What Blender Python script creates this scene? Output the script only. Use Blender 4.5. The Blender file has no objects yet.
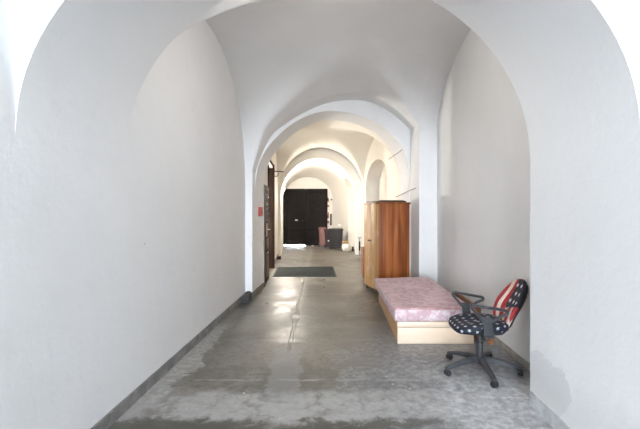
import bpy, bmesh, math, random
import numpy as np
from mathutils import Vector, Matrix
R = math.radians
random.seed(7)
scn = bpy.context.scene
COL = scn.collection

# ------------------------------------------------------------------ materials
def new_mat(name):
    m = bpy.data.materials.new(name); m.use_nodes = True
    nt = m.node_tree
    return m, nt, nt.nodes['Principled BSDF']

class N:
    """small node-graph helper"""
    def __init__(self, nt): self.nt = nt
    def link(self, a, b): self.nt.links.new(a, b)
    def node(self, t, **kw):
        n = self.nt.nodes.new(t)
        for k, v in kw.items(): setattr(n, k, v)
        return n
    def put(self, sock, v):
        if hasattr(v, 'is_linked') or isinstance(v, bpy.types.NodeSocket): self.link(v, sock)
        else: sock.default_value = v
    def obj(self): return self.node('ShaderNodeTexCoord').outputs['Object']
    def uv(self): return self.node('ShaderNodeTexCoord').outputs['UV']
    def noise(self, vec, scale, detail=4, rough=.55, dist=0.0):
        n = self.node('ShaderNodeTexNoise')
        if vec is not None: self.link(vec, n.inputs['Vector'])
        n.inputs['Scale'].default_value = scale; n.inputs['Detail'].default_value = detail
        n.inputs['Roughness'].default_value = rough; n.inputs['Distortion'].default_value = dist
        return n.outputs['Fac']
    def mapping(self, vec, scale=(1,1,1), loc=(0,0,0), rot=(0,0,0)):
        n = self.node('ShaderNodeMapping'); self.link(vec, n.inputs['Vector'])
        n.inputs['Scale'].default_value = scale; n.inputs['Location'].default_value = loc
        n.inputs['Rotation'].default_value = rot
        return n.outputs['Vector']
    def math(self, op, a, b=0.0, c=0.0, clamp=False):
        n = self.node('ShaderNodeMath', operation=op, use_clamp=clamp)
        self.put(n.inputs[0], a); self.put(n.inputs[1], b)
        if len(n.inputs) > 2: self.put(n.inputs[2], c)
        return n.outputs[0]
    def ss(self, v, lo, hi, a=0.0, b=1.0):
        n = self.node('ShaderNodeMapRange', interpolation_type='SMOOTHSTEP')
        self.put(n.inputs['Value'], v)
        n.inputs['From Min'].default_value = lo; n.inputs['From Max'].default_value = hi
        n.inputs['To Min'].default_value = a; n.inputs['To Max'].default_value = b
        return n.outputs['Result']
    def mix(self, f, a, b):
        n = self.node('ShaderNodeMix', data_type='RGBA')
        self.put(n.inputs[0], f)
        for s, v in ((n.inputs[6], a), (n.inputs[7], b)):
            if isinstance(v, (tuple, list)): s.default_value = (*v[:3], 1)
            else: self.link(v, s)
        return n.outputs[2]
    def sep(self, vec):
        n = self.node('ShaderNodeSeparateXYZ'); self.link(vec, n.inputs[0]); return n.outputs
    def bump(self, h, strength, dist, bsdf):
        n = self.node('ShaderNodeBump'); n.inputs['Strength'].default_value = strength
        n.inputs['Distance'].default_value = dist
        self.link(h, n.inputs['Height']); self.link(n.outputs[0], bsdf.inputs['Normal'])

def plain(name, col, rough=.5, metal=0.0, var=.12, scale=9.0, bump=0.0):
    m, nt, b = new_mat(name); g = N(nt)
    f = g.noise(g.obj(), scale, 4)
    lo = tuple(c*(1-var) for c in col); hi = tuple(min(1, c*(1+var)) for c in col)
    g.link(g.mix(g.ss(f, .3, .7), lo, hi), b.inputs['Base Color'])
    b.inputs['Roughness'].default_value = rough; b.inputs['Metallic'].default_value = metal
    if bump: g.bump(g.noise(g.obj(), scale*6, 3), bump, .01, b)
    return m

def plaster(name, col=(.878,.875,.876), patches=False, warm=None):
    m, nt, b = new_mat(name); g = N(nt); o = g.obj()
    big = g.noise(o, .9, 3); mid = g.noise(o, 4.5, 5, .6); fine = g.noise(o, 38, 3, .6)
    c = g.mix(g.ss(big, .3, .7), tuple(x*.965 for x in col), col)
    c = g.mix(g.ss(mid, .55, .8, 0, .35), c, tuple(x*.9 for x in col))
    # small knocks and grey scuffs
    v = g.node('ShaderNodeTexVoronoi'); v.inputs['Scale'].default_value = 2.6
    g.link(o, v.inputs['Vector'])
    d = g.math('ADD', v.outputs['Distance'], g.math('MULTIPLY', g.noise(o, 22, 3), .05))
    c = g.mix(g.ss(d, .045, .055, .45, 0), c, (.42,.4,.38))
    if patches:
        x, y, z = g.sep(o)
        n1 = g.noise(o, 3.2, 5, .65, .4)
        # low repair patch of bare grey filler on the near pier
        dy = g.math('DIVIDE', g.math('SUBTRACT', y, 2.80), .42)
        dz = g.math('DIVIDE', g.math('SUBTRACT', z, .27), .22)
        rr = g.math('SQRT', g.math('ADD', g.math('MULTIPLY', dy, dy), g.math('MULTIPLY', dz, dz)))
        rr = g.math('ADD', rr, g.math('MULTIPLY', g.math('SUBTRACT', n1, .5), 1.6))
        c = g.mix(g.ss(rr, .8, .86, .5, 0), c, (.66,.66,.675))
        # dusty band above the skirting
        lowz = g.math('ADD', z, g.math('MULTIPLY', g.math('SUBTRACT', n1, .5), .5))
        c = g.mix(g.ss(lowz, .2, .55, .35, 0), c, (.6,.59,.58))
    g.link(c, b.inputs['Base Color'])
    b.inputs['Roughness'].default_value = .92
    b.inputs['Specular IOR Level'].default_value = .15
    h = g.math('ADD', g.math('MULTIPLY', mid, .8), g.math('MULTIPLY', fine, .12))
    h = g.math('ADD', h, g.math('MULTIPLY', big, 1.2))
    g.bump(h, .22, .04, b)
    return m

def floor_mat():
    m, nt, b = new_mat('worn_concrete'); g = N(nt); o = g.obj()
    x, y, z = g.sep(o)
    n_big = g.noise(o, .75, 5, .6, .5); n_mid = g.noise(o, 2.3, 6, .65, .6); n_fine = g.noise(o, 16, 5, .65)
    c = g.mix(g.ss(n_big, .38, .62), (.080,.070,.055), (.195,.180,.153))
    c = g.mix(g.ss(n_mid, .40, .72, 0, .75), c, (.27,.255,.225))
    c = g.mix(g.ss(n_fine, .42, .72, 0, .55), c, (.07,.066,.06))
    wob = g.math('MULTIPLY', g.math('SUBTRACT', n_mid, .5), .8)
    wob2 = g.math('MULTIPLY', g.math('SUBTRACT', g.noise(o, 5.5, 6, .7, .5), .5), .35)
    yw = g.math('ADD', y, g.math('ADD', wob2, g.math('MULTIPLY', wob, .25)))
    # smooth grey cement screed by the bed side and the arch
    xs = g.math('ADD', x, wob)
    scr = g.math('MULTIPLY', g.ss(xs, -.15, .55), g.ss(y, 5.6, 4.2))
    c = g.mix(g.math('MULTIPLY', scr, .85), c, g.mix(g.ss(n_fine, .35, .7), (.16,.165,.175), (.33,.335,.345)))
    # pale dusty strip across the passage where the arch stands
    strip = g.math('MULTIPLY', g.ss(yw, 2.72, 2.84), g.ss(yw, 3.32, 3.18))
    brk = g.ss(g.noise(o, 3.4, 5, .7, .3), .34, .52, .25, 1)
    c = g.mix(g.math('MULTIPLY', g.math('MULTIPLY', strip, brk), .8), c, g.mix(n_fine, (.25,.245,.24), (.60,.59,.575)))
    # right-hand front: lime dust
    dust = g.math('MULTIPLY', g.ss(xs, .35, 1.1), g.ss(yw, 3.95, 3.3))
    c = g.mix(g.math('MULTIPLY', dust, g.ss(n_mid, .3, .62, .35, .95)), c, g.mix(g.ss(n_fine, .30, .72), (.36,.365,.375), (.78,.785,.80)))
    # dusty margin along the left wall
    xl = g.math('ADD', x, wob2)
    marg = g.math('MULTIPLY', g.ss(xl, -1.36, -1.5), g.ss(y, 6.4, 4.2))
    c = g.mix(g.math('MULTIPLY', marg, .7), c, (.36,.35,.335))
    # mortar crumbs
    v = g.node('ShaderNodeTexVoronoi'); v.inputs['Scale'].default_value = 7
    g.link(o, v.inputs['Vector'])
    dens = g.math('MULTIPLY', g.ss(y, 4.6, 3.4), g.ss(g.noise(o, 1.7, 2), .42, .55))
    crumb = g.math('MULTIPLY', g.ss(v.outputs['Distance'], .06, .11, 1, 0), dens)
    c = g.mix(g.math('MULTIPLY', crumb, .85), c, (.58,.56,.54))
    # dark damp patches in front of the arch strip
    dk = g.math('MULTIPLY', g.ss(yw, 2.86, 2.78), g.ss(g.noise(o, 1.3, 5, .6, .8), .40, .47))
    dk = g.math('MULTIPLY', dk, g.ss(xs, .9, .3))
    c = g.mix(g.math('MULTIPLY', dk, .8), c, (.070,.066,.052))
    # white veins in the screed
    vn = g.math('ABSOLUTE', g.math('SUBTRACT', g.noise(o, 3.6, 7, .72, .2), .5))
    vn = g.math('MULTIPLY', g.ss(vn, .0, .03, 1, 0), g.math('MULTIPLY', g.ss(xs, -.4, .2), g.ss(y, 4.7, 4.1)))
    c = g.mix(g.math('MULTIPLY', g.math('MULTIPLY', vn, g.ss(n_mid, .45, .6)), .45), c, (.5,.5,.5))
    # pale ragged mortar edge by the left wall
    mg = g.math('ADD', x, g.math('MULTIPLY', g.math('SUBTRACT', g.noise(o, 2.4, 6, .7, .6), .5), .75))
    mg = g.math('MULTIPLY', g.ss(mg, -1.40, -1.43), g.math('MULTIPLY', g.ss(y, 5.3, 4.9), g.ss(y, 2.9, 3.2)))
    c = g.mix(g.math('MULTIPLY', mg, .75), c, g.mix(g.ss(n_fine, .4, .65), (.30,.29,.275), (.47,.46,.44)))
    # long crack down the middle + a filled trench towards the front
    cx = g.math('ADD', g.math('ADD', x, .33), g.math('MULTIPLY', y, .047))
    cx = g.math('ADD', cx, g.math('MULTIPLY', g.math('SUBTRACT', g.noise(o, 2.2, 3, .6), .5), .10))
    bl = g.ss(g.math('ABSOLUTE', g.math('SUBTRACT', y, 5.55)), .05, .35, .045, 0)
    wid = g.math('ADD', bl, g.ss(g.noise(o, 1.9, 3, .7), .35, .7, .012, .028))
    ck = g.math('MULTIPLY', g.ss(g.math('SUBTRACT', g.math('ABSOLUTE', cx), wid), -.006, .006, 1, 0), g.math('MULTIPLY', g.ss(y, 4.05, 4.3), g.ss(y, 9.2, 8.0)))
    tw = g.math('ADD', g.math('ABSOLUTE', cx), wob2)
    fill = g.math('MULTIPLY', g.ss(tw, .17, .12), g.math('MULTIPLY', g.ss(y, 3.0, 3.3), g.ss(yw, 4.35, 4.2)))
    c = g.mix(g.math('MULTIPLY', fill, .6), c, (.25,.25,.25))
    halo = g.math('MULTIPLY', g.ss(g.math('ABSOLUTE', cx), .10, .03), g.ss(y, 4.0, 4.4))
    c = g.mix(g.math('MULTIPLY', halo, .35), c, (.33,.31,.28))
    c = g.mix(g.math('MULTIPLY', ck, .75), c, (.06,.053,.043))
    for y0, amp in ((3.47, .55), (4.55, .3), (5.6, .35), (7.05, .5), (9.0, .35), (11.2, .3)):
        dj = g.math('SUBTRACT', g.math('ADD', y, g.math('MULTIPLY', wob2, .3)), y0)
        j = g.ss(g.math('ABSOLUTE', dj), .005, .022, 1, 0)
        j = g.math('MULTIPLY', j, g.ss(g.noise(o, 2.6, 3), .40, .55))
        c = g.mix(g.math('MULTIPLY', j, amp), c, (.40,.385,.36))
    g.link(c, b.inputs['Base Color'])
    rg = g.ss(n_mid, .3, .7, .27, .50)
    rg = g.math('ADD', rg, g.ss(y, 4.4, 3.2, 0, .22), clamp=True)
    g.link(rg, b.inputs['Roughness'])
    h = g.math('ADD', g.math('MULTIPLY', n_mid, .7), g.math('MULTIPLY', n_fine, .35))
    h = g.math('SUBTRACT', h, g.math('MULTIPLY', ck, .6))
    g.bump(h, .35, .02, b)
    return m

def wood(name, dark, mid, light, axis='Z', scale=1.0, rough=.42, band=.5, scuff=False, spec=.5):
    m, nt, b = new_mat(name); g = N(nt); o = g.obj()
    st = {'Z': (1,1,.05), 'X': (.05,1,1), 'Y': (1,.05,1)}[axis]
    mp = g.mapping(o, st)
    n1 = g.noise(mp, 9*scale, 4, .55, .6); n2 = g.noise(mp, 45*scale, 3, .6)
    c = g.mix(g.ss(n1, .36, .64), dark, mid)
    c = g.mix(g.ss(n1, .52, .70, 0, band), c, light)
    c = g.mix(g.ss(n2, .4, .75, 0, .35), c, dark)
    if scuff:
        s = g.noise(g.mapping(o, (1,1,.45)), 7, 5, .7)
        c = g.mix(g.ss(s, .56, .64, 0, .6), c, (.62,.52,.40))
    g.link(c, b.inputs['Base Color'])
    b.inputs['Roughness'].default_value = rough; b.inputs['Specular IOR Level'].default_value = spec
    return m

def mattress_mat():
    m, nt, b = new_mat('mottled_pink_ticking'); g = N(nt); o = g.obj()
    n1 = g.noise(o, 5, 5, .62, 1.3); n2 = g.noise(o, 17, 5, .6, .8)
    c = g.mix(g.ss(n1, .38, .62), (.40,.20,.21), (.60,.37,.38))
    c = g.mix(g.ss(n2, .45, .68, 0, .6), c, (.74,.56,.57))
    g.link(c, b.inputs['Base Color']); b.inputs['Roughness'].default_value = .8
    b.inputs['Sheen Weight'].default_value = .25
    g.bump(g.noise(o, 9, 3, .5, .5), .4, .02, b)
    return m

def ticking_side_mat():
    m, nt, b = new_mat('pale_pink_ticking'); g = N(nt); o = g.obj()
    n1 = g.noise(o, 11, 5, .6, 1.0)
    c = g.mix(g.ss(n1, .4, .62), (.60,.40,.43), (.82,.70,.73))
    g.link(c, b.inputs['Base Color']); b.inputs['Roughness'].default_value = .75
    return m

def star_nodes(g, u, v, n, size):
    """mask of five-pointed stars on a staggered grid (u,v in pattern units)"""
    vu = g.math('MULTIPLY', v, n); row = g.math('FLOOR', vu)
    off = g.math('MULTIPLY', g.math('MODULO', g.math('ABSOLUTE', row), 2.0), .5)
    uu = g.math('ADD', g.math('MULTIPLY', u, n), off)
    fx = g.math('SUBTRACT', g.math('FRACT', uu), .5); fy = g.math('SUBTRACT', g.math('FRACT', vu), .5)
    r = g.math('SQRT', g.math('ADD', g.math('MULTIPLY', fx, fx), g.math('MULTIPLY', fy, fy)))
    th = g.math('ARCTAN2', fx, fy)
    lim = g.math('MULTIPLY', g.math('ADD', 1.0, g.math('MULTIPLY', g.math('COSINE', g.math('MULTIPLY', th, 5.0)), .42)), size)
    return g.ss(g.math('SUBTRACT', r, lim), -.03, .03, 1, 0)

def seat_mat():
    m, nt, b = new_mat('navy_star_fabric'); g = N(nt)
    u, v, _ = g.sep(g.uv())
    s = star_nodes(g, u, v, 13.5, .18)
    c = g.mix(g.noise(g.obj(), 30, 3), (.007,.009,.020), (.014,.017,.034))
    g.link(g.mix(s, c, (.55,.56,.60)), b.inputs['Base Color'])
    b.inputs['Roughness'].default_value = .7
    return m

def back_mat():
    m, nt, b = new_mat('stars_and_stripes_fabric'); g = N(nt)
    u, v, _ = g.sep(g.uv())            # u,v in metres on the backrest face
    wave = g.math('MULTIPLY', g.math('SINE', g.math('ADD', g.math('MULTIPLY', v, 17.0), g.math('MULTIPLY', u, 6.0))), .018)
    uw = g.math('ADD', u, wave)
    fr = g.math('FRACT', g.math('ADD', g.math('MULTIPLY', uw, 8.6), .15))
    st = g.ss(g.math('ABSOLUTE', g.math('SUBTRACT', fr, .5)), .27, .31)
    c = g.mix(st, (.36,.008,.014), (.78,.66,.57))
    c = g.mix(g.ss(g.noise(g.obj(), 6, 3), .4, .7, 0, .35), c, (.25,.06,.06))
    can = g.math('MULTIPLY', g.math('LESS_THAN', g.math('ADD', uw, g.math('MULTIPLY', v, -.12)), -.02), g.math('GREATER_THAN', g.math('ADD', v, g.math('MULTIPLY', u, .25)), .20))
    s = star_nodes(g, u, v, 12.5, .19)
    nav = g.mix(s, (.008,.011,.026), (.72,.73,.76))
    c = g.mix(can, c, nav)
    g.link(c, b.inputs['Base Color']); b.inputs['Roughness'].default_value = .7
    return m

M = {}
M['plaster'] = plaster('white_limewash')
M['pier'] = plaster('white_limewash_worn', patches=True)
M['cream'] = plaster('cream_limewash', (.86,.825,.765))
M['floor'] = floor_mat()
M['mat'] = plain('ribbed_grey_mat', (.055,.060,.058), .85, bump=.3, scale=20)
M['skirt'] = plain('grey_painted_skirting', (.23,.225,.22), .6, var=.25)
M['skirt_light'] = plain('pale_grey_skirting', (.50,.50,.51), .7, var=.2)
M['skirt_brown'] = plain('brown_grey_skirting', (.20,.165,.13), .6, var=.25)
M['skirt_beige'] = plain('beige_grey_skirting', (.40,.37,.33), .7, var=.2)
M['ward_side'] = wood('red_brown_veneer', (.17,.042,.010), (.37,.11,.026), (.52,.20,.060), 'Z', 1.1, .38)
M['ward_front'] = wood('faded_yellow_veneer', (.40,.20,.06), (.53,.29,.10), (.60,.36,.15), 'Z', .8, .5, .4, scuff=True)
M['dark_wood'] = wood('dark_brown_wood', (.045,.022,.012), (.10,.05,.028), (.15,.08,.045), 'X', 1.0, .5)
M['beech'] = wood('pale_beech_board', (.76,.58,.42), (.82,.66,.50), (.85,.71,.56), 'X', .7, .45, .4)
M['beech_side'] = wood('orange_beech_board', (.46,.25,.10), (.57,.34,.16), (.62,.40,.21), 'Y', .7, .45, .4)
M['brown_wood'] = wood('mid_brown_wood', (.18,.07,.03), (.30,.12,.05), (.37,.17,.08), 'Z', 1.0, .45)
M['mattress'] = mattress_mat(); M['tick'] = ticking_side_mat()
M['seat'] = seat_mat(); M['back'] = back_mat()
M['plastic'] = plain('black_plastic', (.028,.029,.033), .38, var=.2)
M['grey_plastic'] = plain('worn_charcoal_plastic', (.052,.054,.061), .36, var=.2)
M['chrome'] = plain('chrome', (.7,.7,.7), .2, 1.0, var=.05)
M['gate'] = wood('black_brown_gate_paint', (.010,.0085,.008), (.017,.014,.013), (.024,.020,.018), 'Z', .8, .65, spec=.12)
M['leaf'] = wood('dark_brown_leaf', (.022,.012,.010), (.045,.027,.022), (.07,.045,.035), 'Z', .8, .75, spec=.12)
M['door_frame'] = plain('grey_brown_metal', (.15,.13,.122), .8, var=.2)
M['door_panel'] = wood('worn_door_wood', (.07,.035,.018), (.14,.075,.04), (.2,.12,.07), 'Z', .8, .45)
M['black_glass'] = plain('dark_glass', (.006,.006,.007), .12, var=.1)
M['plate'] = plain('dull_brass_plate', (.42,.33,.22), .45, .3)
M['white'] = plain('white_enamel', (.78,.78,.76), .4, var=.05)
M['red'] = plain('red_enamel', (.42,.018,.015), .4, var=.15)
M['brick'] = plain('bare_brick', (.42,.15,.085), .9, var=.35, scale=14)
M['bin_brown'] = plain('dusty_pink_brown_plastic', (.26,.125,.105), .5, var=.12)
M['bin_maroon'] = plain('dark_maroon_plastic', (.03,.012,.015), .5, var=.2)
M['bin_black'] = plain('charcoal_bin_plastic', (.011,.009,.010), .55, var=.25)
M['sack'] = plain('white_sack', (.75,.72,.67), .8, var=.1, scale=14)
M['rag'] = plain('tan_cloth', (.50,.30,.13), .9, var=.2)
M['grey_metal'] = plain('galvanised_grey', (.42,.42,.43), .45, .2, var=.15)
M['iron'] = plain('black_iron', (.018,.017,.017), .5, .3, var=.3)
M['wire'] = plain('dark_wire', (.06,.045,.035), .7)
def emit(name, col, st):
    m, nt, b = new_mat(name)
    b.inputs['Emission Color'].default_value = (*col, 1); b.inputs['Emission Strength'].default_value = st
    b.inputs['Base Color'].default_value = (.9,.88,.8,1)
    return m
M['glow'] = emit('lit_lamp_glass', (1,.90,.72), 30)

# ------------------------------------------------------------------ mesh builder
class MB:
    def __init__(self):
        self.bm = bmesh.new(); self.uvl = None
    def box(self, c, s, bev=0.0, mi=0, rot=None, seg=2):
        r = bmesh.ops.create_cube(self.bm, size=1.0)
        vs = r['verts']
        bmesh.ops.scale(self.bm, vec=Vector(s), verts=vs)
        if bev > 0:
            es = list({e for v in vs for e in v.link_edges})
            q = bmesh.ops.bevel(self.bm, geom=es, offset=bev, segments=seg, profile=.5, affect='EDGES')
            vs = list({v for f in q['faces'] for v in f.verts} | {v for v in vs if v.is_valid})
            vs = self._grow(vs)
        if rot is not None: bmesh.ops.rotate(self.bm, cent=(0,0,0), matrix=rot, verts=vs)
        bmesh.ops.translate(self.bm, vec=Vector(c), verts=vs)
        for f in {f for v in vs for f in v.link_faces}: f.material_index = mi
        return vs
    def _grow(self, vs):
        seen = set(vs); st = list(vs)
        while st:
            v = st.pop()
            for e in v.link_edges:
                w = e.other_vert(v)
                if w not in seen: seen.add(w); st.append(w)
        return list(seen)
    def prism(self, pts, z0, z1):
        lo = [self.bm.verts.new((x, y, z0)) for x, y in pts]; hi = [self.bm.verts.new((x, y, z1)) for x, y in pts]
        n = len(pts)
        self.bm.faces.new(lo[::-1]); self.bm.faces.new(hi)
        for i in range(n):
            j = (i+1) % n; self.bm.faces.new((lo[i], lo[j], hi[j], hi[i]))
    def loft(self, loops, closed_ends=True, mi=0, wrap=True):
        rows = [[self.bm.verts.new(p) for p in L] for L in loops]; n = len(rows[0])
        for a, b in zip(rows[:-1], rows[1:]):
            for i in range(n if wrap else n-1):
                j = (i+1) % n
                try: self.bm.faces.new((a[i], a[j], b[j], b[i])).material_index = mi
                except ValueError: pass
        if closed_ends:
            self.bm.faces.new(rows[0][::-1]).material_index = mi; self.bm.faces.new(rows[-1]).material_index = mi
        return rows
    def tube(self, pts, rad, n=10, mi=0, flat=1.0, closed=False, up=None):
        pts = [Vector(p) for p in pts]; m = len(pts)
        rads = rad if isinstance(rad, (list, tuple)) else [rad]*m
        loops = []
        ref = Vector(up) if up else None
        for i, p in enumerate(pts):
            if closed: t = (pts[(i+1) % m]-pts[i-1])
            else: t = pts[min(i+1, m-1)]-pts[max(i-1, 0)]
            t.normalize()
            if ref is None:
                ref = Vector((0,0,1)) if abs(t.z) < .9 else Vector((1,0,0))
            u = (ref - t*ref.dot(t)).normalized(); w = t.cross(u)
            if not up: ref = u
            loops.append([p + (u*math.cos(a)*flat + w*math.sin(a))*rads[i] for a in [2*math.pi*k/n for k in range(n)]])
        if closed: loops.append(loops[0])
        if closed:
            rows = [[self.bm.verts.new(p) for p in L] for L in loops[:-1]]; rows.append(rows[0])
            for a, b in zip(rows[:-1], rows[1:]):
                for i in range(n):
                    j = (i+1) % n; self.bm.faces.new((a[i], a[j], b[j], b[i])).material_index = mi
        else: self.loft(loops, True, mi)
    def lathe(self, prof, n=24, c=(0,0,0), axis='Z', mi=0):
        loops = []
        for r, h in prof:
            L = []
            for k in range(n):
                a = 2*math.pi*k/n; x, y = r*math.cos(a), r*math.sin(a)
                p = {'Z': (x,y,h), 'X': (h,x,y), 'Y': (y,h,x)}[axis]
                L.append(Vector(p)+Vector(c))
            loops.append(L)
        self.loft(loops, True, mi)
    def build(self, name, mats, parent=None, smooth=True, loc=None, angle=35):
        bmesh.ops.recalc_face_normals(self.bm, faces=self.bm.faces)
        me = bpy.data.meshes.new(name); self.bm.to_mesh(me); self.bm.free()
        for m in (mats if isinstance(mats, (list, tuple)) else [mats]): me.materials.append(m)
        if smooth:
            me.shade_smooth() if hasattr(me, 'shade_smooth') else None
            try: me.set_sharp_from_angle(angle=R(angle))
            except Exception: pass
        o = bpy.data.objects.new(name, me); COL.objects.link(o)
        if parent: o.parent = parent
        if loc: o.location = loc
        return o

def tag(o, label, cat, group=None):
    o['label'] = label; o['category'] = cat
    if group: o['group'] = group
    return o
def thing(name, label, cat, loc=(0,0,0), rz=0.0, group=None):
    o = bpy.data.objects.new(name, None); COL.objects.link(o)
    o.location = loc; o.rotation_euler = (0,0,rz); o.empty_display_size = .1
    return tag(o, label, cat, group)
def struct(o):
    o['kind'] = 'structure'; return o

# ------------------------------------------------------------------ the setting
TOP = 4.3
b = MB(); b.box((0,2,-.1), (14,38,.2)); struct(b.build('floor', M['floor'], smooth=False))
b = MB(); b.box((-1.2,5,TOP+.1), (8.4,25.4,.2)); struct(b.build('ceiling', M['plaster'], smooth=False))

# left wall of the first two bays (the near arch springs flush from it)
b = MB(); b.prism([(-1.6,-7.2),(-1.6,6.75),(-2.0,6.75),(-2.0,-7.2)], 0, TOP)
struct(b.build('wall_left', M['plaster'], smooth=False))
# right wall: camera bay and the deep recess behind the bed
b = MB(); b.prism([(1.62,-7.2),(2.3,-7.2),(2.3,1.94),(1.62,1.94)], 0, TOP)
struct(b.build('wall_right', M['plaster'], smooth=False))
b = MB(); b.prism([(1.80,3.06),(2.3,3.06),(2.3,7.1),(1.80,7.1)], 0, TOP)
struct(b.build('wall_right', M['cream_w'] if 'cream_w' in M else M['plaster'], smooth=False))

def dense(pts, sub):
    """Catmull-Rom through 2-D points"""
    out = []
    for i in range(len(pts)-1):
        p0 = pts[max(i-1,0)]; p1 = pts[i]; p2 = pts[i+1]; p3 = pts[min(i+2, len(pts)-1)]
        for k in range(sub):
            t = k/sub
            out.append(tuple(.5*((2*p1[a]) + (-p0[a]+p2[a])*t + (2*p0[a]-5*p1[a]+4*p2[a]-p3[a])*t*t + (-p0[a]+3*p1[a]-3*p2[a]+p3[a])*t**3) for a in (0,1)))
    out.append(pts[-1]); return out

def arch_solid(name, sections, mats, left_leg=True):
    """each section = (profile [(x,z)...] right springing -> left springing, plane y(x), xl_out, xr_out)"""
    b = MB(); loops = []
    for prof, yp, xl, xr in sections:
        n = len(prof)
        inner = [(prof[0][0], 0.0)] + list(prof) + ([(prof[-1][0], 0.0)] if left_leg else [])
        outer = [(xr, 0.0), (xr, TOP)] + [(x, TOP) for x, z in prof[1:-1]] + [(xl, TOP)] + ([(xl, 0.0)] if left_leg else [])
        loops.append([(x, yp(x), z) for x, z in inner + outer[::-1]])
    rows = b.loft(loops, False)
    for row in (rows[0], rows[-1]):
        N_ = len(row)
        for i in range(N_//2-1): b.bm.faces.new((row[i], row[i+1], row[N_-2-i], row[N_-1-i]))
    return struct(b.build(name, mats, angle=30))

def ellipse(cx, a, z0, h, n=48):
    return [(cx + a*math.cos(math.pi*k/n), z0 + h*math.sin(math.pi*k/n)) for k in range(n+1)]

# near arch: pier on the right, flush with the left wall
arch_solid('wall_front', [
    (ellipse(-.05,1.55,1.88,1.24), lambda x: 1.94, -1.6, 2.3),
    (ellipse(-.05,1.55,1.90,1.42), lambda x: 2.95+.033*(x+1.6), -1.6, 2.3)], M['pier'], left_leg=False)

# second arch with its pilasters
YW = lambda x: 7.0 + (x+1.48)*(.7/2.9)
YB = lambda x: 7.65 + (x+1.46)*.25
A1 = [(1.40,1.9),(1.39,2.3),(1.28,2.70),(1.13,2.91),(.81,3.17),(.34,3.34),(-.12,3.375),(-.47,3.30),(-.83,3.10),(-1.20,2.74),(-1.42,2.34),(-1.48,1.9)]
a1n = dense(A1, 5)
a1f = [((x+.04)*.97-.065, z-.02) for x, z in a1n]
arch_solid('wall_middle', [(a1n, YW, -2.2, 2.3), (a1f, YB, -2.2, 2.3)], M['plaster'])
b = MB(); b.prism([(-1.48,6.75),(-1.48,YW(-1.48)-.002),(-2.0,YW(-2.0)-.002),(-2.0,6.75)], 0, TOP)
struct(b.build('trim_1', M['plaster'], smooth=False))
b = MB(); b.prism([(1.475,7.1),(2.3,7.1),(2.3,YW(2.3)-.002),(1.42,YW(1.42)-.002)], 0, TOP)
struct(b.build('trim_2', M['plaster'], smooth=False))

# vaults ------------------------------------------------------------
def smax(a, c, k):
    h = max(k-abs(a-c), 0.0)/k
    return max(a, c) + h*h*k*.25

zA_tab = [(-1.02,1.95),(-.98,2.30),(-.83,2.83),(-.61,3.13),(-.345,3.38),(-.06,3.55),(.32,3.61),(.6,3.49),(.8,3.31),(1.0,3.05)]
zA_d = np.array(dense(zA_tab, 6))
def bay_one_z(s, t):
    sc = max(-1.0, min(1.0, s)); tc = max(-1.0, min(1.0, t))
    a = float(np.interp(sc, zA_d[:,0], zA_d[:,1])) + .16*(1-tc*tc)
    w = (sc+1)/2; z0 = 2.0 + .84*w; h = 1.80 - .68*w
    B = z0 + h*math.sqrt(max(0, 1-tc*tc))
    if abs(s) > 1.0001: return B
    if t > 1.0001: return a
    return smax(a, B, .09)

def vault(name, quad, zf, svals, tvals, mat, skip=None):
    NL, NR, FL, FR = [Vector((*q, 0)) for q in quad]
    b = MB(); g = {}
    for i, s in enumerate(svals):
        for j, t in enumerate(tvals):
            u, v = (s+1)/2, (t+1)/2
            p = NL*(1-u)*(1-v) + NR*u*(1-v) + FL*(1-u)*v + FR*u*v
            g[i,j] = b.bm.verts.new((p.x, p.y, zf(s, t)))
    for i in range(len(svals)-1):
        for j in range(len(tvals)-1):
            if skip and skip(.5*(svals[i]+svals[i+1]), .5*(tvals[j]+tvals[j+1])): continue
            q = (g[i,j], g[i+1,j], g[i+1,j+1], g[i,j+1])
            b.bm.faces.new(q)
    for v in [v for v in b.bm.verts if not v.link_faces]: b.bm.verts.remove(v)
    for f in b.bm.faces: f.normal_flip()
    o = b.build(name, mat, angle=50)
    return struct(o)

cosv = [-math.cos(math.pi*k/110) for k in range(111)]
sv = [-1.16,-1.08] + cosv + [1.0005+.06*k for k in range(5)]
sv = sorted(set(sv))
tv = cosv + [1.0006] + [1.05, 1.15, 1.27, 1.4]
vault('ceiling', ((-1.6,2.94),(1.5,3.04),(-1.48,6.75),(1.475,7.1)), bay_one_z, sv, tv, M['plaster'],
      skip=lambda s, t: t > 1 and abs(s) > 1)

def bay_two_z(s, t):
    sc = max(-1.0, min(1.0, s)); tc = max(-1.0, min(1.0, t))
    a = 2.0 + 1.62*math.sqrt(max(0, 1-sc*sc)); B = 2.0 + 1.62*math.sqrt(max(0, 1-tc*tc))
    if abs(s) > 1.0001: return B
    return smax(a, B, .06)
cos2 = [-math.cos(math.pi*k/70) for k in range(71)]
vault('ceiling', ((-1.46,7.7),(1.34,8.35),(-1.98,12.9),(.88,13.3)), bay_two_z, [-1.06]+cos2+[1.06], cos2, M['cream'])

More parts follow.
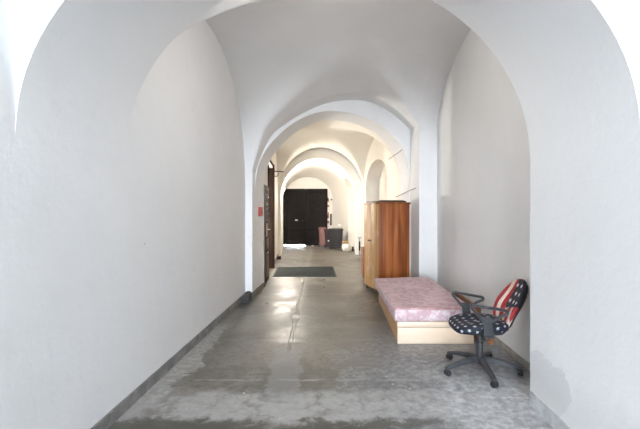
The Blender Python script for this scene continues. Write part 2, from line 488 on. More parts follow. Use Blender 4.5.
# bay two walls (the passage bends a little to the left here)
XL = lambda y: -1.46-.1*(y-7.65)
XR = lambda y: 1.34-.1*(y-8.35)
SY0, SY1, SZ = 8.72, 10.30, 2.66
b = MB()
for y0, y1, z0 in ((7.66,SY0,0),(SY1,13.0,0),(SY0,SY1,SZ)):
    b.prism([(XL(y0),y0),(XL(y1),y1),(XL(y1)-.4,y1),(XL(y0)-.4,y0)], z0, TOP)
struct(b.build('wall_left', M['cream'], smooth=False))
b = MB()
for x0, x1, y0, y1 in ((-4.6,-4.4,8.0,11.6),(-4.4,-2.0,8.0,8.2),(-4.4,-2.16,11.4,11.6)): b.prism([(x0,y0),(x1,y0),(x1,y1),(x0,y1)], 0, TOP)
struct(b.build('wall_left', M['cream'], smooth=False))
b = MB(); b.box((-3.25,9.8,3.15), (2.35,3.3,.1)); struct(b.build('ceiling', M['cream'], smooth=False))
b = MB(); b.prism([(XR(8.36),8.36),(XR(8.36)+1.1,8.36),(XR(13.35)+1.1,13.35),(XR(13.35),13.35)], 0, TOP)
wr2 = struct(b.build('wall_right', M['cream'], smooth=False))

def cut_niche(o, p0, p1, depth, spring, crown):
    """subtract an arched recess from a wall: p0,p1 its jambs on the wall face, going in to +X"""
    b = MB(); P0, P1 = Vector((*p0,0)), Vector((*p1,0)); d = (P1-P0); L = d.length; d.normalize()
    nrm = Vector((d.y, -d.x, 0))
    prof = [(0,-.3)] + [(L/2-L/2*math.cos(math.pi*k/28), spring+(crown-spring)*math.sin(math.pi*k/28)) for k in range(29)] + [(L,-.3)]
    loops = [[P0 + d*u + nrm*q + Vector((0,0,z)) for u, z in prof] for q in (-.4, depth)]
    b.loft(loops, True)
    bmesh.ops.triangulate(b.bm, faces=[f for f in b.bm.faces if len(f.verts) > 4])
    c = b.build('cutter', M['plaster'], smooth=False)
    md = o.modifiers.new('cut', 'BOOLEAN'); md.operation = 'DIFFERENCE'; md.solver = 'EXACT'; md.object = c
    dg = bpy.context.evaluated_depsgraph_get()
    me = bpy.data.meshes.new_from_object(o.evaluated_get(dg))
    o.modifiers.clear(); o.data = me
    bpy.data.objects.remove(c, do_unlink=True)
    try: me.shade_smooth(); me.set_sharp_from_angle(angle=R(30))
    except Exception: pass
cut_niche(wr2, (XR(9.6),9.6), (XR(12.7),12.7), .42, 2.25, 2.95)

# third arch + low end bay + splayed gate recess, one vaulted mass
YP = lambda x: 13.0 + (x+1.95)*.14
def half(xl, xr, z0, h): return ellipse((xl+xr)/2, (xr-xl)/2, z0, h, 40)
wb = arch_solid('wall_back', [
    (half(-1.90,.62,1.95,1.33), lambda x: YP(x), -3.2, 2.3),
    (half(-2.20,.34,1.95,1.25), lambda x: 15.7+(x+2.2)*.08, -3.2, 2.3),
    (half(-2.40,-.22,1.95,1.02), lambda x: 16.98, -3.2, 2.3)], M['cream'])
cut_niche(wb, (.595,13.65), (.375,15.35), .45, 2.05, 2.72)

# end wall with the gate opening
GX0, GX1, GZ, GY = -2.365, -.475, 2.45, 17.0
b = MB()
b.box(((GX0-3.2)/2, GY+.2, TOP/2), (GX0+3.2, .4, TOP)); b.box(((GX1+2.3)/2, GY+.2, TOP/2), (2.3-GX1, .4, TOP))
b.box(((GX0+GX1)/2, GY+.2, (GZ+TOP)/2), (GX1-GX0, .4, TOP-GZ))
struct(b.build('wall_back', M['cream'], smooth=False))
# bare brick showing on the right jamb of the gate
b = MB()
for k, (z, h) in enumerate(((1.98,.17),(1.72,.10),(1.32,.26),(1.02,.12))):
    b.box((GX1+.055, GY-.006, z), (.06+.02*(k % 2), .02, h), .006)
struct(b.build('trim_3', M['brick']))

# street end behind the camera: big doorway opening to daylight
DX0, DX1, DZ = -1.58, .1, 3.6
b = MB()
b.box(((-2.0+DX0)/2, -7.35, TOP/2), (DX0+2.0, .3, TOP)); b.box(((2.3+DX1)/2, -7.35, TOP/2), (2.3-DX1, .3, TOP))
b.box(((DX0+DX1)/2, -7.35, (DZ+TOP)/2), (DX1-DX0, .3, TOP-DZ))
struct(b.build('wall_near', M['plaster'], smooth=False))

# skirtings
def strip(name, pts, h, th, mat, side=1):
    b = MB()
    for (x0,y0), (x1,y1) in zip(pts[:-1], pts[1:]):
        d = Vector((x1-x0, y1-y0)).normalized(); n = Vector((d.y, -d.x))*th*side
        b.prism([(x0,y0),(x1,y1),(x1+n.x,y1+n.y),(x0+n.x,y0+n.y)], 0, h)
    return struct(b.build(name, mat, smooth=False))
strip('baseboard_left', [(-1.6,-7.1),(-1.6,6.74)], .095, .014, M['skirt'])
strip('baseboard_left', [(-1.6,6.75),(-1.48,6.75),(-1.48,7.0)], .095, .012, M['skirt'])
strip('baseboard_left', [(-1.48,7.01),(-1.462,7.64)], .10, .012, M['skirt_brown'])
strip('baseboard_left', [(XL(10.45),10.45),(XL(12.95),12.95)], .09, .012, M['skirt_brown'])
strip('baseboard_right', [(1.5,1.95),(1.5,3.04)], .10, .012, M['skirt_light'], -1)
strip('baseboard_right', [(1.80,3.08),(1.80,7.08)], .07, .010, M['skirt_beige'], -1)

# ------------------------------------------------------------------ doors (structure)
# two-leaf street gate
def leaf(name, x0, x1, z0, parent, sign=False):
    b = MB(); w = x1-x0; cx = (x0+x1)/2
    b.box((cx, GY-.027, (z0+GZ+.015)/2), (w, .05, GZ+.015-z0))
    # raised frame and rails
    st = .11
    for xx in (x0+st/2, x1-st/2): b.box((xx, GY-.062, (z0+GZ)/2+.005), (st, .03, GZ-z0+.01), .006)
    for zz, hh in ((z0+.12,.24), (.72,.10), (1.52,.10), (1.86,.10), (GZ-.08,.14)):
        b.box((cx, GY-.060, zz), (w-2*st, .026, hh), .006)
    for k in range(1, 5): b.box((x0+st+(w-2*st)*k/5, GY-.056, (z0+GZ)/2), (.012, .012, GZ-z0-.3))
    return b.build(name, M['gate'], parent)
gate = bpy.data.objects.new('door_1', None); COL.objects.link(gate); gate['kind'] = 'structure'
l1 = leaf('gate_leaf', GX0-.015, -1.425, .045, gate)
l2 = leaf('gate_leaf', -1.385, GX1+.015, .002, gate)
b = MB(); b.box((-1.405, GY-.055, GZ/2), (.07, .08, GZ-.02), .01); b.build('meeting_stile', M['gate'], l2)
b = MB(); b.box((-1.80, GY-.083, 1.105), (.115,.012,.045), .003); b.build('sign_plate', M['white'], l1)
b = MB(); b.tube([(-1.50,GY-.07,1.08),(-1.50,GY-.12,1.08),(-1.62,GY-.12,1.08)], .011); b.build('door_handle', M['iron'], l1)
for zz in (.45, 1.25, 2.0):
    b = MB(); b.lathe([(.018,-.07),(.018,.07)], 10, (GX0-.02, GY-.075, zz)); b.build('hinge', M['iron'], l1)
    b = MB(); b.lathe([(.018,-.07),(.018,.07)], 10, (GX1+.02, GY-.075, zz)); b.build('hinge', M['iron'], l2)

# doors along the left wall: local frame u along wall, n out of wall
wd = Vector((-.1,1,0)).normalized(); wn = Vector((1,.1,0)).normalized()
wrot = Matrix((( wd.x, wn.x, 0),(wd.y, wn.y, 0),(0,0,1)))
def wp(y, n, z): return Vector((XL(y), y, 0)) + wn*n + Vector((0,0,z))
def wbox(b, y0, y1, n0, n1, z0, z1, bev=0.004):
    c = (wp(y0,0,0)+wp(y1,0,0))/2 + wn*(n0+n1)/2; c.z = (z0+z1)/2
    b.box(c, (abs(y1-y0)*1.005, n1-n0, z1-z0), bev, rot=wrot)
door = bpy.data.objects.new('door_2', None); COL.objects.link(door); door['kind'] = 'structure'
b = MB(); wbox(b,7.70,7.80,.002,.024,0,2.02); wbox(b,8.58,8.655,.002,.035,0,2.02); wbox(b,7.80,8.58,.002,.03,1.93,2.02); b.build('door_frame', M['door_frame'], door)
b = MB(); wbox(b,7.80,8.58,.002,.022,.01,1.93); lf = b.build('door_leaf', M['leaf'], door)
b = MB()
for k in range(4): wbox(b,7.92,8.46,.030,.042,1.345+.118*k,1.435+.118*k,.004)
b.build('slot_vent', M['black_glass'], lf)
b = MB(); wbox(b,7.84,8.54,.020,.032,1.28,1.86,.003); b.build('vent_panel', M['door_frame'], lf)
b = MB(); wbox(b,8.0,8.50,.020,.036,.10,.62,.006); wbox(b,8.0,8.50,.020,.036,.70,.92,.006); b.build('door_panel', M['door_panel'], lf)
b = MB(); wbox(b,7.98,8.20,.020,.04,.97,1.25,.004); pl = b.build('lock_plate', M['plate'], lf)
b = MB(); b.tube([wp(8.05,.05,1.12), wp(8.05,.095,1.12), wp(8.17,.095,1.12)], .010); b.build('door_handle', M['chrome'], lf)
# tall leaf folded back against the wall
door = bpy.data.objects.new('door_3', None); COL.objects.link(door); door['kind'] = 'structure'
b = MB(); wbox(b,8.66,8.72,.002,.03,0,2.72); wbox(b,10.30,10.36,.002,.05,0,2.72); wbox(b,8.72,10.30,.002,.03,2.66,2.72); b.build('door_frame', M['leaf'], door)
b = MB(); wbox(b,10.20,10.25,-.62,.06,.01,2.62); lf = b.build('door_leaf', M['leaf'], door)
b = MB()
for n0, n1 in ((-.62,-.52),(-.04,.06)): wbox(b,10.175,10.20,n0,n1,.01,2.62)
for z0, z1 in ((.01,.26),(1.0,1.14),(1.85,1.97),(2.48,2.62)): wbox(b,10.18,10.20,-.52,-.04,z0,z1)
b.build('door_rail', M['leaf'], lf)
b = MB(); b.tube([wp(10.36,.03,2.55), wp(10.36,.10,2.55), wp(10.40,.28,2.55)], .014); b.tube([wp(10.36,.03,2.42), wp(10.36,.12,2.42), wp(10.38,.16,2.50)], .010)
b.build('hinge_bracket', M['iron'], lf)

# ------------------------------------------------------------------ things
# bed base
bb = thing('bed_base', 'low pale beech storage bed base standing on the concrete under the pink mattress', 'bed', (1.11,5.5,0))
def lb(b, x0,x1,y0,y1,z0,z1,bev=.004): b.box(((x0+x1)/2-1.11,(y0+y1)/2-5.5,(z0+z1)/2),(x1-x0,y1-y0,z1-z0),bev)
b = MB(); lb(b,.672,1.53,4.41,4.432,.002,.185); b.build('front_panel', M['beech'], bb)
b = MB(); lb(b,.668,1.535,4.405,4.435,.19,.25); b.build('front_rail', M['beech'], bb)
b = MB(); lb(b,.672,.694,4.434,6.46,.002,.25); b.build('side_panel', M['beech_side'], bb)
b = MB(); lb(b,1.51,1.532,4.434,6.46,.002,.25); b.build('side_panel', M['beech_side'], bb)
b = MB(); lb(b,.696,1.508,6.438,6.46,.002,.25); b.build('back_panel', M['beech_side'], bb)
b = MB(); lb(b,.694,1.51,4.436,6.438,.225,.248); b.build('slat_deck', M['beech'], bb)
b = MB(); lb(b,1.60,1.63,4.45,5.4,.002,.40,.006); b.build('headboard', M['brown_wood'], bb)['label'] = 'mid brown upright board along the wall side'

# mattress: rounded slab with gently uneven top
mt = thing('mattress', 'thick mottled pink mattress lying on the beech bed base', 'mattress', (1.075,5.41,.252), R(.9))
def slab(b, w, l, h, r, n, flat=False):
    nx, ny = 26, 48
    def sx(i, n_, L):  # denser near the edges
        t = -math.cos(math.pi*i/n_); return t*L/2
    rng = random.Random(3)
    bumps = [(rng.uniform(-w/2,w/2), rng.uniform(-l/2,l/2), rng.uniform(.15,.4), rng.uniform(-.010,.010)) for _ in range(22)]
    g = {}
    for i in range(nx+1):
        for j in range(ny+1):
            x, y = sx(i,nx,w), sx(j,ny,l)
            d = sum(a*math.exp(-((x-u)**2+(y-v)**2)/(s*s)) for u, v, s, a in bumps)
            e = min(w/2-abs(x), l/2-abs(y)); z = h + (d if e > .01 else 0)
            if e < r: z -= r-math.sqrt(max(0, r*r-(r-e)**2))
            g[i,j] = b.bm.verts.new((x,y,z))
    for i in range(nx):
        for j in range(ny): b.bm.faces.new((g[i,j],g[i+1,j],g[i+1,j+1],g[i,j+1]))
b = MB(); slab(b, .905, 2.0, .152, .022, 0); b.build('top_cover', M['mattress'], mt, angle=80)
def rrect(w, l, r, z, n=6):
    pts = []
    for cx, cy, a0 in ((w/2-r,l/2-r,0),(-w/2+r,l/2-r,90),(-w/2+r,-l/2+r,180),(w/2-r,-l/2+r,270)):
        for k in range(n+1):
            a = R(a0+90*k/n); pts.append((cx+r*math.cos(a), cy+r*math.sin(a), z))
    return pts
b = MB(); b.loft([rrect(.875,1.97,.02,0), rrect(.90,1.995,.025,.012), rrect(.905,2.0,.025,.07), rrect(.903,1.998,.025,.118), rrect(.89,1.985,.02,.131)])
b.build('side_border', M['tick'], mt, angle=60)
b = MB(); b.tube([Vector(p) for p in rrect(.912,2.006,.028,.128,5)], .006, 8, closed=True); b.build('piping', M['tick'], mt)

# wardrobe, standing slightly askew
wr = thing('wardrobe', 'tall brown veneer wardrobe with faded yellowish door side behind the bed', 'wardrobe', (.72,6.93,0), R(14.4))
# local: x = depth (side panel toward camera), y = width of the door side
W, D, H = .76, .595, 1.655
b = MB(); b.box((D/2, .009, .86), (D, .018, 1.56), .003); b.build('side_panel', M['ward_side'], wr)
b = MB(); b.box((D/2, W-.009, .86), (D, .018, 1.56), .003); b.build('side_panel', M['ward_side'], wr)
b = MB(); b.box((D-.008, W/2, .86), (.012, W-.04, 1.5), .002); b.build('back_panel', M['brown_wood'], wr)
b = MB(); b.box((D/2, W/2, .093), (D-.03, W-.038, .022), .002); b.build('bottom_panel', M['brown_wood'], wr)
b = MB(); b.box((D/2-.008, W/2, H-.013), (D+.045, W+.045, .028), .006); b.build('top_panel', M['ward_side'], wr)
for k, (y0, y1) in enumerate(((.004,.376),(.384,.756))):
    b = MB(); b.box((-.011, (y0+y1)/2, .862), (.020, y1-y0, 1.55), .003)
    d = b.build('door', M['ward_front'], wr)
    b = MB(); b.lathe([(.006,0),(.006,.016),(.014,.02),(.016,.028),(.010,.036)], 14, (0,0,0), 'X')
    kn = b.build('knob', M['dark_wood'], d); kn.location = (-.022, y1-.04 if k == 0 else y0+.04, .95); kn.rotation_euler = (0,0,math.pi)
for lx in (.035, D-.035):
    for ly in (.035, W-.035):
        b = MB(); b.tube([(lx,ly,0),(lx,ly,.086)], [.016,.024], 12); b.build('leg', M['dark_wood'], wr)

wb_ = thing('wooden_board', 'thin dark brown board lying flat on top of the wardrobe', 'board', (.72,6.93,H+.002), R(14.4))
b = MB(); b.box((D/2-.02, W/2, .014), (D-.08, W-.02, .026), .004); b.build('board', M['dark_wood'], wb_)
b = MB(); b.box((D/2-.02, .07, .032), (D-.12, .03, .012), .003); b.build('batten', M['dark_wood'], wb_)

# small brown cabinet behind
cb = thing('bedside_cabinet', 'low brown wooden cabinet half hidden behind the wardrobe', 'cabinet', (.575,8.55,0), R(6))
b = MB(); b.box((.22,.2,.36), (.44,.40,.60), .006); b.build('body', M['brown_wood'], cb)
b = MB(); b.box((.215,.2,.672), (.47,.43,.022), .005); b.build('top', M['brown_wood'], cb)
b = MB(); b.box((-.008,.2,.36), (.016,.38,.57), .004); d = b.build('door', M['brown_wood'], cb)
b = MB(); b.lathe([(.005,0),(.012,.018),(.008,.026)], 12, (0,0,0), 'X'); k = b.build('knob', M['dark_wood'], d); k.location = (-.016,.06,.42); k.rotation_euler = (0,0,math.pi)
b = MB(); b.box((.22,.2,.03), (.40,.36,.06)); b.build('plinth', M['dark_wood'], cb)

# floor mat
b = MB()
b.prism([(-1.50,8.93),(-.03,8.90),(-.13,10.46),(-1.60,10.34)], .001, .014)
dm = b.build('door_mat', M['mat'], smooth=False)
tag(dm, 'large dark grey rubber mat lying on the floor beside the tall open door leaf', 'mat')
dm2 = MB()
P = [Vector((-1.50,8.93,.014)),Vector((-.03,8.90,.014)),Vector((-.13,10.46,.014)),Vector((-1.60,10.34,.014))]
for k in range(34):
    v = (k+.5)/34; a = P[0].lerp(P[3], v); c = P[1].lerp(P[2], v)
    dm2.tube([a.lerp(c,.02), a.lerp(c,.98)], .006, 6)
dm2.build('rib', M['mat'], dm)

# black pipe stub by the pier foot
ps = thing('drain_pipe', 'short black iron pipe end lying on the floor at the foot of left pilaster', 'pipe', (-1.52,6.53,.07), R(4))
b = MB(); b.lathe([(.052,-.15),(.052,.02),(.054,.05),(.05,.11)], 20, (0,0,0), 'Y'); b.build('pipe', M['iron'], ps)
b = MB(); b.lathe([(.050,-.20),(.066,-.20),(.068,-.15),(.066,-.12),(.052,-.12)], 20, (0,0,0), 'Y'); b.build('collar', M['iron'], ps)
b = MB(); b.lathe([(.062,.105),(.064,.15),(.03,.185)], 20, (0,0,0), 'Y'); b.build('end_cap', M['iron'], ps)

# red call point on the jamb
rx = thing('alarm_box', 'small red alarm box fixed to the white jamb left of the side door', 'alarm box', (-1.470,7.33,1.49), R(-2))
b = MB(); b.box((.022,0,0), (.042,.20,.17), .008); b.build('housing', M['red'], rx)
b = MB(); b.box((.045,0,.0), (.006,.11,.09), .003); b.build('front_plate', plain('dark_red_enamel', (.2,.012,.012), .3), rx)

# wheelie bins
def bin_(label, x, y, rz, w, d, h, mat, grp='rubbish bins by the gate', lidlift=0, label_plate=False):
    t = thing('wheelie_bin', label, 'bin', (x,y,0), rz, grp)
    k = .82
    b = MB()
    b.loft([rrect(w*k,d*k,.03,.05), rrect(w*k,d*k,.03,.08), rrect(w*.96,d*.96,.03,h-.07), rrect(w,d,.03,h-.07), rrect(w,d,.03,h-.035)])
    body = b.build('body', mat, t)
    b = MB(); b.loft([rrect(w+.03,d+.03,.03,h-.032), rrect(w+.03,d+.03,.03,h-.012), rrect(w*.9,d*.9,.05,h+.022), rrect(w*.5,d*.5,.05,h+.03)]); lid = b.build('lid', mat, t)
    b = MB(); b.tube([(-w*.38,d/2+.0,h-.05),(-w*.38,d/2+.06,h-.03),(w*.38,d/2+.06,h-.03),(w*.38,d/2,h-.05)], .013); b.build('handle', mat, t)
    for s in (-1,1):
        b = MB(); b.lathe([(.03,-.02),(.085,-.02),(.09,-.01),(.09,.01),(.085,.02),(.03,.02)], 20, (s*(w*k/2+.005),d*k/2-.02,.09), 'X'); b.build('wheel', M['plastic'], t)
    b = MB(); b.box((0,d*k/2-.02,.09),(w*k,.025,.025)); b.build('axle', M['iron'], t)
    if label_plate:
        b = MB(); b.box((-.02,-d*.43,.30),(.09,.006,.06),.002); b.build('sticker', M['white'], body)
    return t
bin_('narrow dusty pink-brown bin standing against the dark gate', -.655, 16.45, R(5), .31, .38, .79, M['bin_brown'])
bin_('dark maroon bin with white sticker between the pink-brown and black bins', -.37, 15.93, R(8), .36, .34, .74, M['bin_maroon'], label_plate=True)
bk = bin_('broad black bin nearest the viewer of the three by the gate', -.085, 15.36, R(-4), .56, .42, .79, M['bin_black'])
b = MB(); b.tube([(.262,-.195,.10),(.285,-.20,.42),(.292,-.20,.74)], .012); b.build('frame_tube', M['grey_metal'], bk)['label'] = 'pale grey edge tube'

# white bag on the black bin
wbg = MB()
def blob(b, c, rx_, ry, rz_, seed, amp=.18, n=18, m=12, flat=True):
    rng = random.Random(seed); ph = [rng.uniform(0,6.28) for _ in range(6)]
    loops = []
    for j in range(1, m):
        th = math.pi*j/m; L = []
        for i in range(n):
            a = 2*math.pi*i/n
            k = 1 + amp*(math.sin(2*a+ph[0]+th)*.5+math.sin(3*a+ph[1]-2*th)*.35+math.sin(5*a+ph[2]+3*th)*.2)
            z = -math.cos(th)*rz_
            if flat: z = max(z, -rz_*.75)
            L.append((c[0]+rx_*k*math.sin(th)*math.cos(a), c[1]+ry*k*math.sin(th)*math.sin(a), c[2]+z))
        loops.append(L)
    b.loft(loops)
blob(wbg, (0,0,.075), .10, .09, .095, 5)
o = wbg.build('plastic_bag', M['sack'], loc=(.06,15.36,.823), angle=80)
tag(o, 'crumpled white plastic bag sitting on the lid of the black bin', 'bag')
# white sack and tan cloth
b = MB(); blob(b, (0,0,.13), .19, .16, .17, 11, .12); o = b.build('rubbish_sack', M['sack'], loc=(.315,14.62,0), angle=80)
tag(o, 'white filled sack on the floor right of the black bin', 'sack')
b = MB(); blob(b, (0,0,.045), .12, .10, .05, 21, .22); o = b.build('folded_cloth', M['rag'], loc=(.28,14.62,.285), angle=80)
tag(o, 'tan crumpled cloth lying on top of the white sack', 'cloth')
b = MB(); b.box((0,0,.085), (.06,.10,.17), .008, rot=None); o = b.build('paving_block', M['iron'], loc=(.555,14.60,0))
tag(o, 'small black upright block on the floor right of the white sack', 'block')
# grey post by the third pier
gp = thing('floor_pump', 'thin grey metal stand leaning near the wall beyond the wardrobe', 'stand', (.70,12.75,0))
b = MB(); b.tube([(0,0,.03),(0,0,.62)], .022, 12); b.build('post', M['grey_metal'], gp)
b = MB(); b.box((0,0,.015), (.14,.14,.03), .006); b.build('base', M['grey_metal'], gp)
b = MB(); b.tube([(-.06,0,.63),(.07,0,.63)], .018, 10); b.build('handle', M['grey_metal'], gp)
gp.name = 'metal_stand'
b = MB(); b.box((.0,-.03,.36),(.05,.03,.30),.008); b.build('sleeve', M['iron'], gp)['label'] = 'darker lower sleeve'

# intercom on recess wall right of the gate
ic = thing('intercom', 'slim black intercom panel on the white wall above the bins', 'intercom', (-.31,16.955,1.13))
b = MB(); b.box((0,0,0), (.07,.05,.50), .01); b.build('housing', M['iron'], ic)
b = MB(); b.box((0,-.027,.12), (.04,.006,.12), .002); b.build('speaker_grille', M['plastic'], ic)
b = MB(); b.box((0,0,0), (.06,.05,.06), .012); o = b.build('junction_box', M['iron'], loc=(-.29,16.95,2.0)); tag(o, 'tiny dark junction box high on the wall right of the gate', 'box')

# doorstop on the floor by left wall
b = MB(); b.prism([(0,0),(.12,.02),(.10,.17),(-.02,.15)], 0, .09); o = b.build('door_stop', M['bin_maroon'], loc=(-1.885,12.1,0)); tag(o, 'small dark maroon wedge on the floor at left wall beyond the mat', 'wedge')
b = MB(); blob(b, (0,0,.02), .06, .04, .028, 3); o = b.build('stone', M['sack'], loc=(-1.08,16.6,0), angle=80); tag(o, 'pale bit of rubble on the floor before the gate', 'rubble')

# two loose wires on the right of second arch
def yj(t): return YW(1.39)+t
b = MB(); b.tube([(1.25,7.64,2.70),(1.21,7.85,2.67),(1.16,8.05,2.65),(1.07,8.25,2.59)], .006, 6); o = b.build('wire', M['wire'])
tag(o, 'upper dark loose wire along the arch soffit above the wardrobe', 'wire')
b = MB(); b.tube([(1.455,7.30,1.93),(1.40,7.64,1.90),(1.34,7.95,1.86),(1.24,8.33,1.80)], .006, 6); o = b.build('wire', M['wire'])
tag(o, 'lower dark loose wire just above the wardrobe top', 'wire')

# lamps
wl = thing('wall_lamp', 'lit round bulkhead wall lamp at upper left of the gate', 'lamp', (-1.972,13.6,2.27), R(-6))
b = MB(); b.lathe([(.09,0),(.09,.02),(.075,.035)], 20, (0,0,0), 'X'); b.build('base_plate', M['white'], wl)
b = MB(); b.lathe([(.07,.03),(.072,.05),(.055,.085),(.02,.10)], 20, (0,0,0), 'X'); b.build('lamp_glass', M['glow'], wl)
wl2 = thing('hall_fill_lamp', 'added unseen fill lamp in the side hall, shining out through the tall door', 'lamp', (-3.6,10.18,1.48))  # added lamp, out of view, throws light through the side doorway
b = MB(); b.tube([(0,0,.10),(0,0,1.62)], .006, 8); b.build('cord', M['iron'], wl2)
b = MB(); b.lathe([(.02,.10),(.03,.09),(.035,.06),(.02,.05)], 16); b.build('socket', M['iron'], wl2)
b = MB(); b.lathe([(.03,.06),(.075,.03),(.09,-.02),(.07,-.07),(.02,-.09)], 20); b.build('lamp_glass', M['glow'], wl2)
def point(name, loc, w, col, rad, parent=None):
    L = bpy.data.lights.new(name, 'POINT'); L.energy = w; L.color = col; L.shadow_soft_size = rad
    o = bpy.data.objects.new(name, L); COL.objects.link(o); o.location = loc
    return o
point('gate_lamp_light', (-1.80,13.6,2.27), 104, (1,.92,.82), .07)
cl = thing('vault_fill_lamp', 'added unseen fill lamp on the vault just past the near arch', 'lamp', (-.05,3.42,3.655))  # added fill lamp, hidden above the near arch, brightens the first bay
b = MB(); b.lathe([(.10,.0),(.10,.03),(.03,.05)], 20); b.build('base_plate', M['white'], cl)
b = MB(); b.lathe([(.03,-.05),(.075,-.035),(.09,.0)], 20); b.build('lamp_glass', M['glow'], cl)
point('vault_fill_light', (-.05,3.62,3.50), 13, (1,.96,.91), .09)  # fill light of the added vault lamp
point('hall_fill_light', (-3.46,10.14,1.45), 225, (1,.95,.88), .09)  # fill light of the added hall lamp

# ------------------------------------------------------------------ office chair
ch = thing('office_chair', 'swivel office chair in stars and stripes fabric beside the bed', 'chair', (1.33,3.67,0), R(91))
# local: +y forward (towards the bed's near side), x: +far / -near
base_ang = [R(a) for a in (-90,-18,54,126,198)]
bh = bpy.data.objects.new('star_base', None)
b = MB(); b.lathe([(.034,.075),(.048,.08),(.05,.125),(.036,.145)], 20)
hub = b.build('base_hub', M['grey_plastic'], ch)
for a in base_ang:
    a2 = a - R(91)
    dx, dy = math.cos(a2), math.sin(a2); px, py = -dy, dx
    b = MB(); loops = []
    for r, z, w, h in ((.035,.112,.030,.024),(.12,.116,.029,.022),(.23,.100,.024,.018),(.32,.078,.021,.016),(.362,.068,.017,.013)):
        loops.append([Vector((dx*r+px*w*cx, dy*r+py*w*cx, z+h*cz)) for cx, cz in ((1,-1),(1,.2),(.55,1),(-.55,1),(-1,.2),(-1,-1))])
    b.loft(loops); leg = b.build('leg', M['grey_plastic'], ch)
    b = MB()
    cx, cy = dx*.348, dy*.348
    sw = random.uniform(0, 6.28); wx, wy = math.cos(sw), math.sin(sw)
    rot = Matrix.Rotation(sw, 3, 'Z')
    for s in (-1,1):
        loops = []
        for r, h in ((.006,-.010),(.026,-.010),(.029,-.004),(.029,.004),(.026,.010),(.006,.010)):
            loops.append([rot @ Vector((s*.015+h, r*math.cos(q), r*math.sin(q))) + Vector((cx,cy,.029)) for q in [2*math.pi*k/16 for k in range(16)]])
        b.loft(loops)
    b.box((cx,cy,.045), (.042,.03,.022), .006, rot=rot); b.tube([(cx,cy,.045),(cx,cy,.072)], .007, 8)
    b.build('caster', M['plastic'], leg)
b = MB(); b.lathe([(.030,.14),(.030,.27),(.020,.275),(.020,.37)], 20); b.build('gas_column', M['grey_plastic'], ch)
b = MB(); b.box((0,.0,.375), (.16,.22,.035), .01); b.build('mechanism', M['plastic'], ch)
b = MB(); b.tube([(-.05,-.08,.37),(-.05,-.085,.30)], .012, 10); b.lathe([(.012,.265),(.026,.27),(.028,.30),(.014,.315)], 14, (-.05,-.085,0)); b.build('tension_knob', M['brown_wood'], ch)['label'] = 'brown adjusting knob under the seat'
b = MB(); b.tube([(-.08,.03,.372),(-.20,.04,.368),(-.235,.04,.362)], .006, 8); b.build('height_lever', M['plastic'], ch)

# seat cushion (super-ellipsoid) with uv that wraps over the sides
def seat_cushion():
    b = MB(); uvl = b.bm.loops.layers.uv.new('UVMap'); uvs = {}
    n, m = 48, 14; loops = []
    def P(a, th):
        c, s = math.cos(a), math.sin(a)
        ex = .55
        x = .228*math.copysign(abs(c)**ex, c); y = .245*math.copysign(abs(s)**ex, s)
        st, ct = math.sin(th), math.cos(th)
        k = abs(st)**.42; z = .048*math.copysign(abs(ct)**.55, ct)
        dip = .012*math.exp(-((x/.16)**2+((y+.03)/.17)**2)) if ct > 0 else 0
        wat = -.028*max(0, y/.245)**2 if True else 0      # waterfall front
        return Vector((x*k, y*k+.02, .452+z*1.0-dip+wat)), x*k, y*k, z
    vs = []
    for j in range(m+1):
        th = .12 + (math.pi-.3)*j/m
        row = []
        for i in range(n):
            p, x, y, z = P(2*math.pi*i/n, th)
            v = b.bm.verts.new(p); f = 1 + (.048-z)/.22
            uvs[v] = (x*f, y*f); row.append(v)
        vs.append(row)
    for j in range(m):
        for i in range(n):
            k = (i+1) % n; b.bm.faces.new((vs[j][i], vs[j][k], vs[j+1][k], vs[j+1][i]))
    b.bm.faces.new(vs[0]); b.bm.faces.new(vs[-1][::-1])
    for f in b.bm.faces:
        for l in f.loops: l[uvl].uv = uvs[l.vert]
    return b.build('seat', M['seat'], ch, angle=80)
seat_cushion()
b = MB(); b.loft([[(p[0],p[1]+.02,p[2]) for p in rrect(w_,w_,.13,z_,8)] for w_, z_ in ((.34,.392),(.42,.398),(.44,.415),(.43,.425))]); b.build('seat_shell', M['plastic'], ch)

# backrest
bk_rot = Matrix.Rotation(R(20), 4, 'X')
def back_outline(u, v, W_=.215, H_=.235):
    """unit disc -> rounded outline"""
    return u, v
def back_panel(name, mat, w, h, y_front, thick, parent, uv=False, bulge=.02):
    b = MB(); uvl = b.bm.loops.layers.uv.new('UVMap'); uvs = {}
    n, m = 44, 12; rows = []
    def outline(a):
        c, s = math.cos(a), math.sin(a)
        x = w*math.copysign(abs(c)**.70, c); z = h*math.copysign(abs(s)**.75, s)
        x *= 1 - .30*max(0, z/h)**1.3 - .12*max(0, -z/h)
        return x, z
    prof = [(.04,0),(.35,0),(.65,.0),(.86,.03),(.96,.18),(1.0,.5),(.96,.82),(.86,.97),(.5,1.0),(.04,1.0)]
    for k, t in prof:
        row = []
        for i in range(n):
            x, z = outline(2*math.pi*i/n); x *= k; z *= k
            y = y_front - t*thick + .045*(x/w)**2*.9 + bulge*math.exp(-((z+.1)/.12)**2)
            v = b.bm.verts.new((x, y, z)); uvs[v] = (x, z+h); row.append(v)
        rows.append(row)
    for r0, r1 in zip(rows[:-1], rows[1:]):
        for i in range(n):
            k = (i+1) % n; b.bm.faces.new((r0[i], r0[k], r1[k], r1[i]))
    b.bm.faces.new(rows[0]); b.bm.faces.new(rows[-1][::-1])
    for f in b.bm.faces:
        for l in f.loops: l[uvl].uv = uvs[l.vert]
    o = b.build(name, mat, parent, angle=70)
    o.location = (0,-.285,.635); o.rotation_euler = (R(24),0,0)
    return o
back_panel('backrest', M['back'], .205, .255, .0, .05, ch)
back_panel('back_shell', M['plastic'], .185, .228, -.047, .028, ch)
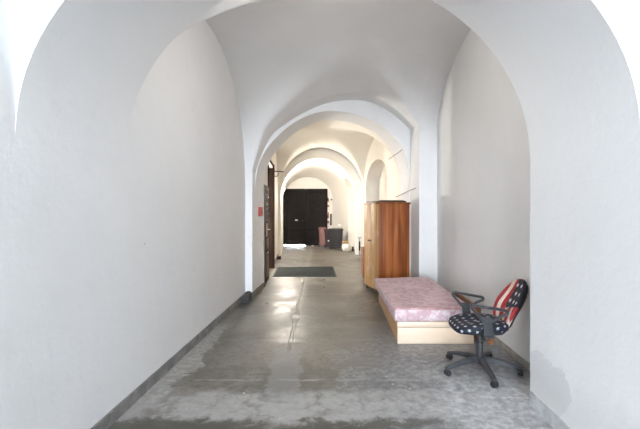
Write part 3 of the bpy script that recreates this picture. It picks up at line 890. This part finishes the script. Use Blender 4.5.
b = MB(); b.tube([(0,-.10,.385),(0,-.22,.392),(0,-.285,.43),(0,-.345,.56),(0,-.365,.62)], .026, 10, flat=.45); b.build('back_bar', M['plastic'], ch)

# armrests: triangular loops on broad stems
def arm(x):
    b = MB()
    A, Bq = Vector((x,.175,.685)), Vector((x,-.145,.630))       # front, rear corners of the pad
    lowf, lowr = Vector((x,.075,.53)), Vector((x,.0,.53))
    def bez(p, q, r_, n=6): return [p.lerp(q,t).lerp(q.lerp(r_,t),t) for t in [k/n for k in range(n+1)]]
    loop = []
    loop += bez(A+Vector((0,-.045,-.008)), A+Vector((0,.012,.0)), A+Vector((0,-.008,-.035)))
    loop += bez(A.lerp(lowf,.55), A.lerp(lowf,.9), lowf.lerp(lowr,.5)+Vector((0,0,-.012)), 5)[0:]
    loop += bez(lowf.lerp(lowr,.5)+Vector((0,0,-.012)), lowr.lerp(Bq,.12), lowr.lerp(Bq,.5), 5)[1:]
    loop += bez(Bq+Vector((0,.015,-.03)), Bq+Vector((0,-.014,.0)), Bq+Vector((0,.045,.008)))
    b.tube(loop, .0135, 8, closed=True, up=(1,0,0), flat=1.45)
    # broad web where the struts meet, curling under the seat
    s = 1 if x > 0 else -1
    st = []
    for z, y, w, xo in ((.575,.045,.040,0),(.53,.038,.038,0),(.47,.03,.040,-.002),(.41,.02,.045,-.012),(.395,.015,.045,-.05),(.395,.015,.04,-.10)):
        xx = x + s*xo
        if z > .396: st.append([(xx-.009,y-w,z),(xx+.009,y-w,z),(xx+.009,y+w,z),(xx-.009,y+w,z)])
        else: st.append([(xx,y-w,z-.007*1),(xx+.0,y-w,z+.009),(xx+.0,y+w,z+.009),(xx,y+w,z-.007)])
    b.loft([st[i] if s > 0 else [st[i][1],st[i][0],st[i][3],st[i][2]] for i in range(4)])
    b.box((x-s*.06,.015,.398), (.13,.08,.012), .004)
    return b.build('armrest', M['grey_plastic'], ch)
arm(-.272); arm(.272)

# ------------------------------------------------------------------ daylight, camera, view
w = bpy.data.worlds.new('World'); scn.world = w; w.use_nodes = True
bg = w.node_tree.nodes['Background']; bg.inputs[0].default_value = (.82,.91,1.0,1); bg.inputs[1].default_value = 36.0
P = bpy.data.lights.new('doorway_daylight', 'AREA'); P.shape = 'RECTANGLE'; P.size = DX1-DX0; P.size_y = DZ
try: P.cycles.is_portal = True
except Exception: pass
po = bpy.data.objects.new('doorway_daylight', P); COL.objects.link(po); po.location = ((DX0+DX1)/2,-7.25,DZ/2); po.rotation_euler = (R(90),0,0)

cam = bpy.data.cameras.new('Camera'); co = bpy.data.objects.new('Camera', cam); COL.objects.link(co); scn.camera = co
co.location = (0,0,1.5); co.rotation_euler = (R(90),0,0)
cam.sensor_fit = 'HORIZONTAL'; cam.sensor_width = 36; cam.lens = 36*391/640
cam.shift_x = -18/640; cam.shift_y = -3.5/640
cam.clip_start = .05
vs = scn.view_settings
vs.view_transform = 'Standard'; vs.look = 'None'; vs.gamma = 1; vs.use_curve_mapping = False
vs.exposure = 1.03
